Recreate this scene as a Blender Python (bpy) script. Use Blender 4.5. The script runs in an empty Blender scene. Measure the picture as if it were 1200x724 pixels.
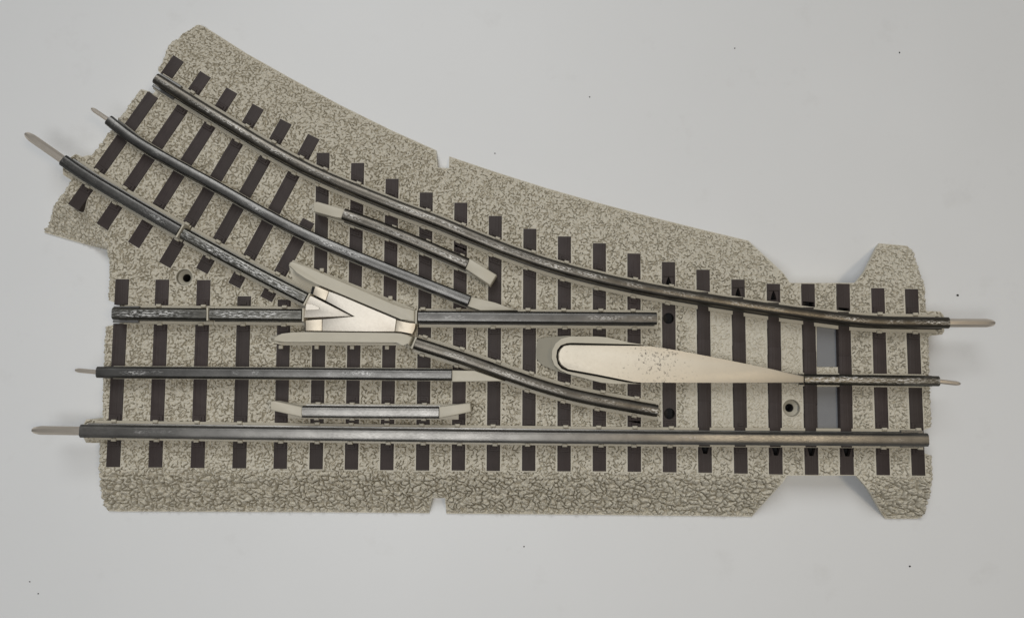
import bpy, bmesh, math, random
import numpy as np
from mathutils import Vector, Matrix

random.seed(7)
MM = 0.001
# ------------------------------------------------------------------ camera
CAM_H = 0.240
TILT = math.radians(5.0)
F = 900.0                      # focal length in photo pixels (photo 1200 x 724)
CT, ST = math.cos(TILT), math.sin(TILT)

def ray_hit(px, py, z):
    a = (px - 600.0) / F
    b = -(py - 362.0) / F
    dx, dy, dz = a, b * CT + ST, b * ST - CT
    t = (z - CAM_H) / dz
    return dx * t, dy * t

OX, OY = ray_hit(605, 430, 0)

def P(px, py, zmm):
    """point of the plane at height zmm seen at a photo pixel -> metres, track centred on the origin"""
    x, y = ray_hit(px, py, zmm * MM)
    return (x - OX, y - OY)

scene = bpy.context.scene
COL = scene.collection

# ------------------------------------------------------------------ node helpers
def new_mat(name):
    m = bpy.data.materials.new(name)
    m.use_nodes = True
    nt = m.node_tree
    return m, nt, nt.nodes['Principled BSDF']

def N(nt, t, **kw):
    n = nt.nodes.new(t)
    for k, v in kw.items():
        if k in n.inputs:
            n.inputs[k].default_value = v
        else:
            setattr(n, k, v)
    return n

def ramp(nt, fac, stops):
    r = nt.nodes.new('ShaderNodeValToRGB')
    els = r.color_ramp.elements
    while len(els) < len(stops):
        els.new(0.5)
    for e, (p, c) in zip(els, stops):
        e.position = p
        e.color = c if len(c) == 4 else (*c, 1)
    nt.links.new(fac, r.inputs['Fac'])
    return r

def noise(nt, vec, scale, detail=4, rough=0.55):
    n = N(nt, 'ShaderNodeTexNoise')
    n.inputs['Scale'].default_value = scale
    n.inputs['Detail'].default_value = detail
    n.inputs['Roughness'].default_value = rough
    nt.links.new(vec, n.inputs['Vector'])
    return n

def mixc(nt, fac, a, b):
    m = nt.nodes.new('ShaderNodeMix')
    m.data_type = 'RGBA'
    for sock, v in ((m.inputs[0], fac), (m.inputs[6], a), (m.inputs[7], b)):
        if hasattr(v, 'is_linked'):
            nt.links.new(v, sock)
        elif isinstance(v, (int, float)):
            sock.default_value = v
        else:
            sock.default_value = (*v, 1) if len(v) == 3 else v
    return m.outputs[2]

def mathn(nt, op, a, b=None, clamp=False):
    m = nt.nodes.new('ShaderNodeMath')
    m.operation = op
    m.use_clamp = clamp
    for i, v in enumerate((a, b)):
        if v is None:
            continue
        if hasattr(v, 'is_linked'):
            nt.links.new(v, m.inputs[i])
        else:
            m.inputs[i].default_value = v
    return m.outputs[0]

def bump(nt, bsdf, height, dist, strength=1.0):
    b = nt.nodes.new('ShaderNodeBump')
    b.inputs['Distance'].default_value = dist
    b.inputs['Strength'].default_value = strength
    nt.links.new(height, b.inputs['Height'])
    nt.links.new(b.outputs[0], bsdf.inputs['Normal'])

# ------------------------------------------------------------------ materials
def mat_table():
    m, nt, b = new_mat('white_laminate')
    co = nt.nodes.new('ShaderNodeTexCoord').outputs['Object']
    n1 = noise(nt, co, 9, 5, 0.6)
    n2 = noise(nt, co, 60, 6, 0.65)
    base = ramp(nt, n1.outputs[0], [(0.3, (0.68, 0.685, 0.68)), (0.7, (0.71, 0.715, 0.712))]).outputs[0]
    sm = ramp(nt, n2.outputs[0], [(0.60, (0, 0, 0)), (0.72, (1, 1, 1))]).outputs[0]
    c = mixc(nt, mathn(nt, 'MULTIPLY', sm, 0.16), base, (0.50, 0.49, 0.47))
    # faint long scuffs
    mp = N(nt, 'ShaderNodeMapping')
    mp.inputs['Scale'].default_value = (14, 260, 1)
    mp.inputs['Rotation'].default_value = (0, 0, 0.28)
    nt.links.new(co, mp.inputs[0])
    n3 = noise(nt, mp.outputs[0], 1.0, 3, 0.5)
    sc = ramp(nt, n3.outputs[0], [(0.72, (0, 0, 0)), (0.76, (1, 1, 1))]).outputs[0]
    c = mixc(nt, mathn(nt, 'MULTIPLY', sc, 0.10), c, (0.45, 0.45, 0.44))
    # pin-head marks
    v = N(nt, 'ShaderNodeTexVoronoi')
    v.inputs['Scale'].default_value = 55
    nt.links.new(co, v.inputs['Vector'])
    d = ramp(nt, v.outputs['Distance'], [(0.012, (1, 1, 1)), (0.022, (0, 0, 0))]).outputs[0]
    pick = mathn(nt, 'GREATER_THAN', noise(nt, co, 31, 2).outputs[0], 0.60)
    c = mixc(nt, mathn(nt, 'MULTIPLY', mathn(nt, 'MULTIPLY', d, pick), 0.5), c, (0.22, 0.21, 0.20))
    nt.links.new(c, b.inputs['Base Color'])
    b.inputs['Roughness'].default_value = 0.42
    b.inputs['Specular IOR Level'].default_value = 0.3
    bump(nt, b, noise(nt, co, 350, 3).outputs[0], 0.00004, 0.5)
    return m

def mat_ballast():
    m, nt, b = new_mat('cast_ballast_plastic')
    co = nt.nodes.new('ShaderNodeTexCoord').outputs['Object']
    n1 = noise(nt, co, 26, 4, 0.6)
    n2 = noise(nt, co, 700, 3, 0.6)
    c = ramp(nt, n1.outputs[0], [(0.3, (0.51, 0.472, 0.382)), (0.7, (0.565, 0.528, 0.435))]).outputs[0]
    sp = ramp(nt, n2.outputs[0], [(0.35, (0, 0, 0)), (0.75, (1, 1, 1))]).outputs[0]
    c = mixc(nt, mathn(nt, 'MULTIPLY', sp, 0.35), c, (0.64, 0.60, 0.51))
    nt.links.new(c, b.inputs['Base Color'])
    b.inputs['Roughness'].default_value = 0.6
    b.inputs['Specular IOR Level'].default_value = 0.3
    bump(nt, b, noise(nt, co, 2600, 3).outputs[0], 0.0001, 0.6)
    return m

def mat_plastic(name, col, rough=0.45, var=0.12, bumpd=0.00003, scale=120):
    m, nt, b = new_mat(name)
    co = nt.nodes.new('ShaderNodeTexCoord').outputs['Object']
    n1 = noise(nt, co, scale, 5, 0.6)
    lo = tuple(max(0, x * (1 - var)) for x in col)
    hi = tuple(x * (1 + var) for x in col)
    nt.links.new(ramp(nt, n1.outputs[0], [(0.3, lo), (0.7, hi)]).outputs[0], b.inputs['Base Color'])
    b.inputs['Roughness'].default_value = rough
    b.inputs['Specular IOR Level'].default_value = 0.35
    bump(nt, b, noise(nt, co, 900, 3).outputs[0], bumpd, 0.6)
    return m

def mat_tie():
    m, nt, b = new_mat('brown_tie_plastic')
    co = nt.nodes.new('ShaderNodeTexCoord').outputs['Object']
    mp = N(nt, 'ShaderNodeMapping')
    mp.inputs['Scale'].default_value = (1500, 45, 1)
    nt.links.new(co, mp.inputs[0])
    g = noise(nt, mp.outputs[0], 1.0, 4, 0.6)
    n1 = noise(nt, co, 220, 4, 0.6)
    oi = nt.nodes.new('ShaderNodeObjectInfo')
    c = ramp(nt, n1.outputs[0], [(0.3, (0.043, 0.033, 0.031)), (0.7, (0.058, 0.045, 0.042))]).outputs[0]
    c = mixc(nt, mathn(nt, 'MULTIPLY', oi.outputs['Random'], 0.5), c, (0.044, 0.037, 0.033))
    nt.links.new(c, b.inputs['Base Color'])
    b.inputs['Roughness'].default_value = 0.55
    b.inputs['Specular IOR Level'].default_value = 0.2
    bump(nt, b, g.outputs[0], 0.00028, 0.7)
    return m

def mat_rail(name, dark, bright, scratch, rough=0.36, width=0.36, lo=0.45):
    """blackened metal whose crown is worn bright; UV: u along the rail (mm), v across the crown (-1..1)"""
    m, nt, b = new_mat(name)
    uv = nt.nodes.new('ShaderNodeUVMap').outputs[0]
    co = nt.nodes.new('ShaderNodeTexCoord').outputs['Object']
    mp = N(nt, 'ShaderNodeMapping')
    mp.inputs['Scale'].default_value = (0.30, 2.6, 1) if width > 0.5 else (0.5, 3.2, 1)
    nt.links.new(uv, mp.inputs[0])
    fine = noise(nt, mp.outputs[0], 2.0, 8, 0.72)
    mp2 = N(nt, 'ShaderNodeMapping')
    mp2.inputs['Scale'].default_value = (0.045, 0.0, 1)
    nt.links.new(uv, mp2.inputs[0])
    patch = noise(nt, mp2.outputs[0], 1.0, 3, 0.6)
    sx = nt.nodes.new('ShaderNodeSeparateXYZ')
    nt.links.new(uv, sx.inputs[0])
    mp3 = N(nt, 'ShaderNodeMapping')
    mp3.inputs['Scale'].default_value = (0.06, 0.0, 1)
    mp3.inputs['Location'].default_value = (31.0, 7.0, 0)
    nt.links.new(uv, mp3.inputs[0])
    wander = mathn(nt, 'MULTIPLY', mathn(nt, 'SUBTRACT', noise(nt, mp3.outputs[0], 1.0, 2).outputs[0], 0.5), 1.1)
    av = mathn(nt, 'ABSOLUTE', mathn(nt, 'SUBTRACT', sx.outputs[1], wander))
    crown = ramp(nt, av, [(width * 0.45, (1, 1, 1)), (width * 1.25, (0, 0, 0))]).outputs[0]
    pm = ramp(nt, patch.outputs[0], [(lo, (0, 0, 0)), (lo + 0.14, (1, 1, 1))]).outputs[0]
    fm = ramp(nt, fine.outputs[0], [(0.51, (0, 0, 0)), (0.56, (1, 1, 1))]).outputs[0]
    mask = mathn(nt, 'MULTIPLY', mathn(nt, 'MULTIPLY', crown, pm), fm)
    mask = mathn(nt, 'MULTIPLY', mask, scratch, True)
    n1 = noise(nt, co, 160, 5, 0.6)
    dk = ramp(nt, n1.outputs[0], [(0.3, tuple(x * 0.78 for x in dark)), (0.7, tuple(x * 1.2 for x in dark))]).outputs[0]
    nt.links.new(mixc(nt, mask, dk, bright), b.inputs['Base Color'])
    nt.links.new(mathn(nt, 'SUBTRACT', 1.0, mathn(nt, 'MULTIPLY', mask, 0.55)), b.inputs['Metallic'])
    r = ramp(nt, fine.outputs[0], [(0.3, (rough - 0.08,) * 3), (0.7, (rough + 0.1,) * 3)]).outputs[0]
    rr = mathn(nt, 'ADD', r, mathn(nt, 'MULTIPLY', mask, 0.22))
    nt.links.new(rr, b.inputs['Roughness'])
    bump(nt, b, fine.outputs[0], 0.00003, 0.2)
    return m

def mat_plate(name, col, rough, pits=0.0, pit_c=(0, 0), grain=2600, grain_d=0.00003, rv=0.02):
    m, nt, b = new_mat(name)
    co = nt.nodes.new('ShaderNodeTexCoord').outputs['Object']
    n1 = noise(nt, co, 70, 4, 0.6)
    n2 = noise(nt, co, grain, 3, 0.6)
    c = ramp(nt, n1.outputs[0], [(0.3, tuple(x * 0.96 for x in col)), (0.7, tuple(min(1, x * 1.03) for x in col))]).outputs[0]
    if pits:
        n3 = noise(nt, co, 1500, 5, 0.7)
        dist = N(nt, 'ShaderNodeVectorMath', operation='DISTANCE')
        mp = N(nt, 'ShaderNodeMapping')
        mp.inputs['Scale'].default_value = (1, 0.55, 0)
        nt.links.new(co, mp.inputs[0])
        nt.links.new(mp.outputs[0], dist.inputs[0])
        dist.inputs[1].default_value = (pit_c[0], pit_c[1] * 0.55, 0)
        near = ramp(nt, mathn(nt, 'MULTIPLY', dist.outputs['Value'], 1000 / 15.0),
                    [(0.0, (0.20,) * 3), (0.5, (0.06,) * 3), (1.0, (0.0,) * 3)]).outputs[0]
        blot = noise(nt, co, 190, 3, 0.6).outputs[0]
        th = mathn(nt, 'ADD', n3.outputs[0], mathn(nt, 'MULTIPLY', near, mathn(nt, 'MULTIPLY', blot, 1.6)))
        pm = ramp(nt, th, [(0.66, (0, 0, 0)), (0.74, (1, 1, 1))]).outputs[0]
        c = mixc(nt, mathn(nt, 'MULTIPLY', pm, pits), c, (0.10, 0.09, 0.08))
    nt.links.new(c, b.inputs['Base Color'])
    b.inputs['Metallic'].default_value = 1.0
    r = ramp(nt, n2.outputs[0], [(0.3, (rough - rv,) * 3), (0.7, (rough + rv,) * 3)]).outputs[0]
    nt.links.new(r, b.inputs['Roughness'])
    bump(nt, b, n2.outputs[0], grain_d, 0.6)
    return m

M_TABLE = mat_table()
M_BALLAST = mat_ballast()
M_TIE = mat_tie()
M_DARK = mat_plastic('recess_dark', (0.02, 0.018, 0.017), 0.6)  # dark colour for the insides of holes and gaps
M_BEIGE = mat_plastic('beige_plastic', (0.51, 0.472, 0.38), 0.42, 0.07)
M_RAIL_WORN = mat_rail('worn_brown_rail', (0.118, 0.107, 0.090), (0.80, 0.78, 0.73), 1.0, 0.37, 0.34, 0.45)
M_RAIL_GUN = mat_rail('gunmetal_rail', (0.122, 0.118, 0.111), (0.80, 0.79, 0.76), 0.9, 0.37, 0.34, 0.50)
M_RAIL_SMOOTH = mat_rail('smooth_grey_rail', (0.195, 0.187, 0.173), (0.6, 0.58, 0.56), 0.7, 0.35, 0.22, 0.55)
M_RAIL_SCRAPED = mat_rail('scraped_rail', (0.125, 0.12, 0.105), (0.82, 0.81, 0.78), 1.0, 0.36, 0.56, 0.40)
M_PIN = mat_plate('nickel_pin', (0.78, 0.70, 0.60), 0.33, grain=400, grain_d=0.00001)
M_PIN.node_tree.nodes['Principled BSDF'].inputs['Metallic'].default_value = 0.92
M_PRONG = mat_plate('grey_steel', (0.25, 0.245, 0.235), 0.45, grain=600, grain_d=0.00001)
M_FROG = mat_plate('pale_cast_nickel', (0.72, 0.67, 0.59), 0.57, 0.0, (0, 0), 1500, 0.00005)
M_FROG_TAN = mat_plate('tan_nickel', (0.64, 0.57, 0.46), 0.52)
M_SLOT = mat_plastic('blue_grey_plastic', (0.17, 0.177, 0.188), 0.4, 0.05)
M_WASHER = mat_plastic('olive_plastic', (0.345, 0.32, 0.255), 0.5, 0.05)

# ------------------------------------------------------------------ object helpers
ROOT = bpy.data.objects.new('track_switch', None)
COL.objects.link(ROOT)
ROOT.empty_display_size = 0.05
ROOT['label'] = 'model railway turnout track with dark brown ties, worn metal rails and moulded stone-grey ballast'
ROOT['category'] = 'toy track'

def link(name, me, mat, parent=ROOT):
    o = bpy.data.objects.new(name, me)
    COL.objects.link(o)
    if mat:
        me.materials.append(mat)
    if parent is not None:
        o.parent = parent
    return o

def shade(me, ang=35):
    me.polygons.foreach_set('use_smooth', [True] * len(me.polygons))
    me.set_sharp_from_angle(angle=math.radians(ang))

def from_bm(name, bm, mat, parent=ROOT, ang=35):
    bmesh.ops.recalc_face_normals(bm, faces=bm.faces[:])
    me = bpy.data.meshes.new(name)
    bm.to_mesh(me)
    bm.free()
    shade(me, ang)
    return link(name, me, mat, parent)

def area2(pts):
    return sum(pts[i][0] * pts[(i + 1) % len(pts)][1] - pts[(i + 1) % len(pts)][0] * pts[i][1] for i in range(len(pts)))

def prism(bm, pts, z0, z1, bev=0.0, seg=2, ztop=None):
    """extruded polygon (metres); heights in mm; bevelled upper rim"""
    if area2(pts) < 0:
        pts = pts[::-1]
        if ztop:
            ztop = ztop[::-1]
    zt = ztop or [z1] * len(pts)
    top = [bm.verts.new((p[0], p[1], zt[i] * MM)) for i, p in enumerate(pts)]
    bot = [bm.verts.new((p[0], p[1], z0 * MM)) for p in pts]
    n = len(pts)
    bm.faces.new(top)
    bm.faces.new(bot[::-1])
    for i in range(n):
        j = (i + 1) % n
        bm.faces.new((bot[i], bot[j], top[j], top[i]))
    if bev:
        es = [bm.edges.get((top[i], top[(i + 1) % n])) for i in range(n)]
        bmesh.ops.bevel(bm, geom=[e for e in es if e], offset=bev * MM, segments=seg, affect='EDGES', profile=0.5)

def prism_holes(bm, outer, holes, z0, z1):
    """polygon with holes, extruded (mm heights)"""
    t = bmesh.new()
    def loop(pts):
        vs = [t.verts.new((p[0], p[1], z1 * MM)) for p in pts]
        return [t.edges.new((vs[i], vs[(i + 1) % len(vs)])) for i in range(len(vs))]
    es = loop(outer)
    for h in holes:
        es += loop(h)
    r = bmesh.ops.triangle_fill(t, edges=es, use_beauty=True, use_dissolve=False)
    ex = bmesh.ops.extrude_face_region(t, geom=t.faces[:])
    vs = [g for g in ex['geom'] if isinstance(g, bmesh.types.BMVert)]
    for v in vs:
        v.co.z = z0 * MM
    bmesh.ops.recalc_face_normals(t, faces=t.faces[:])
    me = bpy.data.meshes.new('tmp')
    t.to_mesh(me)
    t.free()
    bm.from_mesh(me)
    bpy.data.meshes.remove(me)

def boxp(bm, x0, x1, y0, y1, z0, z1, bev=0.0):
    """box, x/y/z all in mm"""
    prism(bm, [(x0 * MM, y0 * MM), (x1 * MM, y0 * MM), (x1 * MM, y1 * MM), (x0 * MM, y1 * MM)], z0, z1, bev)

def pxs(lst, z):
    return [P(a, b, z) for a, b in lst]

def catmull(pts, step=0.001):
    pts = [np.array(p, float) for p in pts]
    ext = [2 * pts[0] - pts[1]] + pts + [2 * pts[-1] - pts[-2]]
    out = []
    for i in range(1, len(ext) - 2):
        p0, p1, p2, p3 = ext[i - 1:i + 3]
        # centripetal parameters keep the curve from bulging
        t0 = 0.0
        t1 = t0 + max(np.linalg.norm(p1 - p0), 1e-9) ** 0.5
        t2 = t1 + max(np.linalg.norm(p2 - p1), 1e-9) ** 0.5
        t3 = t2 + max(np.linalg.norm(p3 - p2), 1e-9) ** 0.5
        n = max(2, int(np.linalg.norm(p2 - p1) / step))
        for k in range(n):
            t = t1 + (t2 - t1) * k / n
            a1 = (t1 - t) / (t1 - t0) * p0 + (t - t0) / (t1 - t0) * p1
            a2 = (t2 - t) / (t2 - t1) * p1 + (t - t1) / (t2 - t1) * p2
            a3 = (t3 - t) / (t3 - t2) * p2 + (t - t2) / (t3 - t2) * p3
            b1 = (t2 - t) / (t2 - t0) * a1 + (t - t0) / (t2 - t0) * a2
            b2 = (t3 - t) / (t3 - t1) * a2 + (t - t1) / (t3 - t1) * a3
            out.append((t2 - t) / (t2 - t1) * b1 + (t - t1) / (t2 - t1) * b2)
    out.append(pts[-1])
    return out

def smooth_path(path, it=12):
    a = np.array(path)
    for _ in range(it):
        a[1:-1] = 0.25 * a[:-2] + 0.5 * a[1:-1] + 0.25 * a[2:]
    return [p for p in a]

def frames(path):
    a = np.array(path)
    t = np.gradient(a, axis=0)
    t /= np.linalg.norm(t, axis=1)[:, None]
    nrm = np.stack([-t[:, 1], t[:, 0]], 1)
    return a, t, nrm

def sweep(bm, path, prof, caps=True, uvname=None, closed_prof=True, zoff=None, scale=None):
    """profile of (offset mm, height mm, v) swept along an XY path in metres"""
    a, t, nrm = frames(path)
    L = np.concatenate([[0], np.cumsum(np.linalg.norm(np.diff(a, axis=0), axis=1))]) * 1000
    uvl = bm.loops.layers.uv.verify()
    rings = []
    for i in range(len(a)):
        zo = zoff[i] if zoff is not None else 0
        s = scale[i] if scale is not None else 1
        rings.append([bm.verts.new((a[i, 0] + nrm[i, 0] * o * s * MM, a[i, 1] + nrm[i, 1] * o * s * MM, (h + zo) * MM)) for o, h, v in prof])
    n = len(prof)
    u0 = random.uniform(0, 500)
    for i in range(len(a) - 1):
        for j in range(n):
            k = (j + 1) % n
            f = bm.faces.new((rings[i][j], rings[i + 1][j], rings[i + 1][k], rings[i][k]))
            vj, vk = prof[j][2], prof[k][2]
            for lp, (u, v) in zip(f.loops, ((L[i], vj), (L[i + 1], vj), (L[i + 1], vk), (L[i], vk))):
                lp[uvl].uv = (u + u0, v)
    if caps:
        bm.faces.new(rings[0])
        bm.faces.new(rings[-1][::-1])

# ------------------------------------------------------------------ heights (mm)
ZB = 9.0        # ballast top
ZT = 9.35       # tie top
ZR = 9.8        # underside of the metal rails
ZH = 14.6       # height used for reading rail head positions

# ------------------------------------------------------------------ rails (photo pixels of the head centre line)
RAILS = {
 'curved_outer': ([(181.5,91),(225,118.5),(275,149),(320,176),(370,202),(420,223),(470,243),(510,257.5),(550,274.5),(600,294.5),(650,311.5),(700,325),(750,336),(787,343),(810,347),(860,355),(910,362.5),(960,369.2),(990,373.2),(1012,375.8),(1040,377),(1113,378)], 'worn', (True, False), 0.88),
 'curved_centre': ([(126,140),(150,160),(200,189),(250,216),(285,236),(320,255.5),(370,280),(420,301),(470,321),(520,340.5),(549.5,352)], 'gun', (True, False), 0.86),
 'curved_inner_end': ([(72.5,187),(90,200),(125,221),(175,250.5),(209,270)], 'gun', (True, False), 0.93),
 'curved_inner': ([(213.5,273),(250,293),(300,320),(357.5,349.5)], 'scraped', (False, False), 0.93),
 'straight_inner_end': ([(131,367),(180,367.3),(241.5,368)], 'scraped', (False, False), 0.93),
 'straight_inner': ([(245.5,368),(300,368.4),(353,369)], 'scraped', (False, False), 0.93),
 'closure_straight': ([(490,371),(630,372),(770,373)], 'gun', (False, False), 0.95),
 'closure_curved': ([(486.5,402),(540,419),(590,437),(620,447.5),(670,462.5),(720,472.5),(771,481.5)], 'worn', (False, False), 0.92),
 'centre_straight': ([(112.5,436),(320,437.3),(529,439)], 'gun', (True, False), 0.86),
 'heel': ([(943,444.5),(1101.5,446.5)], 'scraped', (False, True), 0.78),
 'straight_outer': ([(93,505),(400,509),(700,512.5),(1088.5,515.5)], 'smooth', (True, False), 1.0),
}
RMAT = {'worn': M_RAIL_WORN, 'gun': M_RAIL_GUN, 'smooth': M_RAIL_SMOOTH, 'scraped': M_RAIL_SCRAPED}
PATHS = {}
for k, (pts, kind, _, _) in RAILS.items():
    pth = catmull([P(a, b, ZH) for a, b in pts], 0.0012)
    PATHS[k] = smooth_path(pth, 25 if len(pts) > 4 else 2)
GUARDS = {
 'guard_curved': ([(402,250.3),(440,264),(480,280),(520,297),(547.5,309)], 'worn'),
 'guard_straight': ([(354,482.3),(430,483),(514,483.3)], 'smooth'),
}
for k, (pts, kind) in GUARDS.items():
    PATHS[k] = smooth_path(catmull([P(a, b, ZH) for a, b in pts], 0.0012), 8)

def head_profile(w, round_=False):
    hw = 1.92 * w
    z = ZR
    if round_:
        top = [(hw, 3.6), (hw * 0.99, 4.1), (hw * 0.90, 4.55), (hw * 0.68, 4.9), (hw * 0.36, 5.08)]
    else:
        top = [(hw, 3.5), (hw * 0.98, 4.35), (hw * 0.66, 4.93), (hw * 0.58, 4.97), (hw * 0.25, 5.0)]
    bw = 2.05 * w
    right = [(bw, 0.0), (bw, 0.45), (0.85, 0.9), (0.8, 2.4), (hw * 0.75, 2.95)] + top
    prof = [(o, h + z, o / hw) for o, h in right]
    prof += [(-o, h + z, -o / hw) for o, h in right[::-1]]
    return prof

def round_path_end(path):
    return path

# ------------------------------------------------------------------ ties (photo pixels at the ends of their centre lines)
STRAIGHT_TIES = [
 ((143,327),(132,547)), ((190,327.5),(181.5,547.5)), ((238.5,328),(231,548)), ((286,347),(280,548.5)), ((333,351),(328,549)),
 ((378.5,179),(370,549.5)), ((419,191),(411.5,550)), ((459.5,209.5),(453,550.5)), ((499.5,225.5),(495,551)), ((540,237.5),(537,551)),
 ((580.5,253),(578,551.5)), ((621,268),(619.5,551.5)), ((661.5,277),(661,552)), ((702.5,285),(702.5,552)), ((743,297),(743.5,552.5)),
 ((783.5,307),(785,553)), ((824,316),(826.5,553.5)), ((865,327.5),(868.5,554.5)), ((906.5,332.5),(909.5,555.5)), ((947,332.5),(951.5,556)),
 ((988,332.5),(993,556)), ((1029,337.5),(1035.5,556.5)), ((1068.5,338.5),(1077,557)),
]
CURVED_TIES = [
 ((209,68.5),(85.5,243)), ((240.5,87),(119,265.5)), ((271.5,106),(156,287)), ((302.5,125),(192.5,310.5)),
 ((335,142.5),(236,317.5)), ((367.5,160),(274,334.5)), ((361.5,258.5),(311.5,350.5)),
]
TIES = []
for i, (a, b) in enumerate(STRAIGHT_TIES):
    TIES.append((np.array(P(*a, ZT)), np.array(P(*b, ZT)), 2.05 if i < 4 else 1.98, 's', i))
for i, (a, b) in enumerate(CURVED_TIES):
    TIES.append((np.array(P(*a, ZT)), np.array(P(*b, ZT)), 2.0, 'c', i))

def seg_cross(a, b, path):
    """parameters (mm from a) where the tie centre line meets a rail path, with the rail direction"""
    res = []
    d = b - a
    L = np.linalg.norm(d)
    d = d / L
    n = np.array([-d[1], d[0]])
    arr = np.array(path) - a
    s = arr @ n
    for i in range(len(s) - 1):
        if s[i] == 0 or s[i] * s[i + 1] < 0:
            t = s[i] / (s[i] - s[i + 1])
            p = arr[i] + (arr[i + 1] - arr[i]) * t
            u = p @ d
            if -0.003 < u < L + 0.003:
                tg = arr[i + 1] - arr[i]
                tg = tg / np.linalg.norm(tg)
                res.append((u * 1000, L * 1000, abs(tg @ n), tg))
    return res

# ------------------------------------------------------------------ ballast outline (px, py, height)
OUT = [
 (140,598.5,0,'f'), (260,599,0,'f'), (380,599.5,0,'f'), (503,600.5,0,''), (506,584,5,''), (521,584,5,''), (523,601,0,'f'), (700,602.5,0,'f'), (880.5,604.5,0,''),
 (922,557,9,''), (1003.5,557,9,'o'), (1036.5,607,0,'f'), (1074,607,0,'e'), (1085,601,1.2,'e'), (1090.5,583,4,'e'), (1096,558,9,'e'), (1095,534,9,''),
 (1081,530.5,9,''), (1081,504,9,''), (1094.5,499.5,9,'e'), (1092,440,9,'e'), (1091.5,393,9,''), (1104,392,9,''), (1106.5,388,9,''), (1106,370,9,''),
 (1102,365,9,''), (1088,364,9,'e'), (1086.5,340,9,'e'), (1081,317,6,'e'), (1072,297,1.5,'e'), (1062,288.5,0,'f'), (1029,285.5,0,'o'), (1002.5,331.5,9,''), (926,331.5,9,''),
 (876.5,282.5,0,'f'), (820,269,0,'f'), (760,254,0,'f'), (700,238,0,'f'), (640,221,0,'f'), (580,202,0,'f'), (526.5,184,0,''), (526,197,3.5,''), (513,197,3.5,''), (511.5,177,0,'f'),
 (460,154,0,'f'), (400,124.5,0,'f'), (340,92,0,'f'), (290,64,0,'f'), (246,36,0,''), (241,33.5,0,''), (232,32.5,0,'e'), (222,40,1.0,'e'), (203,55,4.5,'e'), (193,66,7.5,'e'), (182.5,80,9,''), (190,89,9,''),
 (175.5,107.5,9,''), (162,103.5,9,'e'), (134,141,9,'e'), (105,180.5,9,''), (97,184,9,''), (89,180.5,9,''), (81,185.5,9,''), (73.5,197,9,''), (74,205,9,''),
 (80.5,209.5,9,'e'), (73,223,9,'e'), (61.5,241.5,5,'e'), (52.5,272.5,0,'f'), (92,284,2.0,'g'), (130.5,294,4.5,'e'), (127,310,8.5,'e'), (124,351,9,''), (136,355,9,''), (136,380,9,''),
 (120.5,383,9,'e'), (117.5,440,9,'e'), (117.5,491,9,''), (101,491,9,''), (98,497,9,''), (98,513,9,''), (101,518.5,9,''), (114,519,9,'e'), (113.5,545,9,'e'), (116,570,5,'e'), (120.5,590,1.2,'e'), (128,598,0,'f'),
]
HOLES = [
 [(957,377),(983,378.5),(983.5,430),(957,430)],
 [(957,453),(984,453),(985.5,508),(957,508)],
]
SCREWS = [((216,325), 10.5), ((927.5,478), 10.8)]

def circle_w(c, r, n=40):
    return [(c[0] + math.cos(2 * math.pi * k / n) * r, c[1] + math.sin(2 * math.pi * k / n) * r) for k in range(n)]

outl = np.array([P(a, b, z) for a, b, z, _ in OUT])
hole_loops = [np.array([P(a, b, ZB) for a, b in h]) for h in HOLES]
screw_w = [(P(*c, ZB), r / 4.0 * MM * 0.985) for c, r in SCREWS]
hole_loops += [np.array(circle_w(c, r)) for c, r in screw_w]

def inside(poly, X, Y):
    r = np.zeros(X.shape, bool)
    n = len(poly)
    for i in range(n):
        x0, y0 = poly[i]
        x1, y1 = poly[(i + 1) % n]
        if y0 == y1:
            continue
        c = ((y0 > Y) != (y1 > Y)) & (X < (x1 - x0) * (Y - y0) / (y1 - y0) + x0)
        r ^= c
    return r

def seg_dist(X, Y, a, b):
    d = b - a
    l2 = d @ d
    t = np.clip(((X - a[0]) * d[0] + (Y - a[1]) * d[1]) / l2, 0, 1)
    qx = a[0] + t * d[0]
    qy = a[1] + t * d[1]
    return np.hypot(X - qx, Y - qy), qx, qy

rng = np.random.default_rng(11)
def vnoise(X, Y, scale, seed):
    r = np.random.default_rng(seed)
    g = r.random((64, 64))
    u, v = X / scale, Y / scale
    iu, iv = np.floor(u).astype(int), np.floor(v).astype(int)
    fu, fv = u - iu, v - iv
    fu = fu * fu * (3 - 2 * fu)
    fv = fv * fv * (3 - 2 * fv)
    a = g[iu % 64, iv % 64]; b = g[(iu + 1) % 64, iv % 64]
    c = g[iu % 64, (iv + 1) % 64]; d = g[(iu + 1) % 64, (iv + 1) % 64]
    return (a * (1 - fu) + b * fu) * (1 - fv) + (c * (1 - fu) + d * fu) * fv

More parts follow.
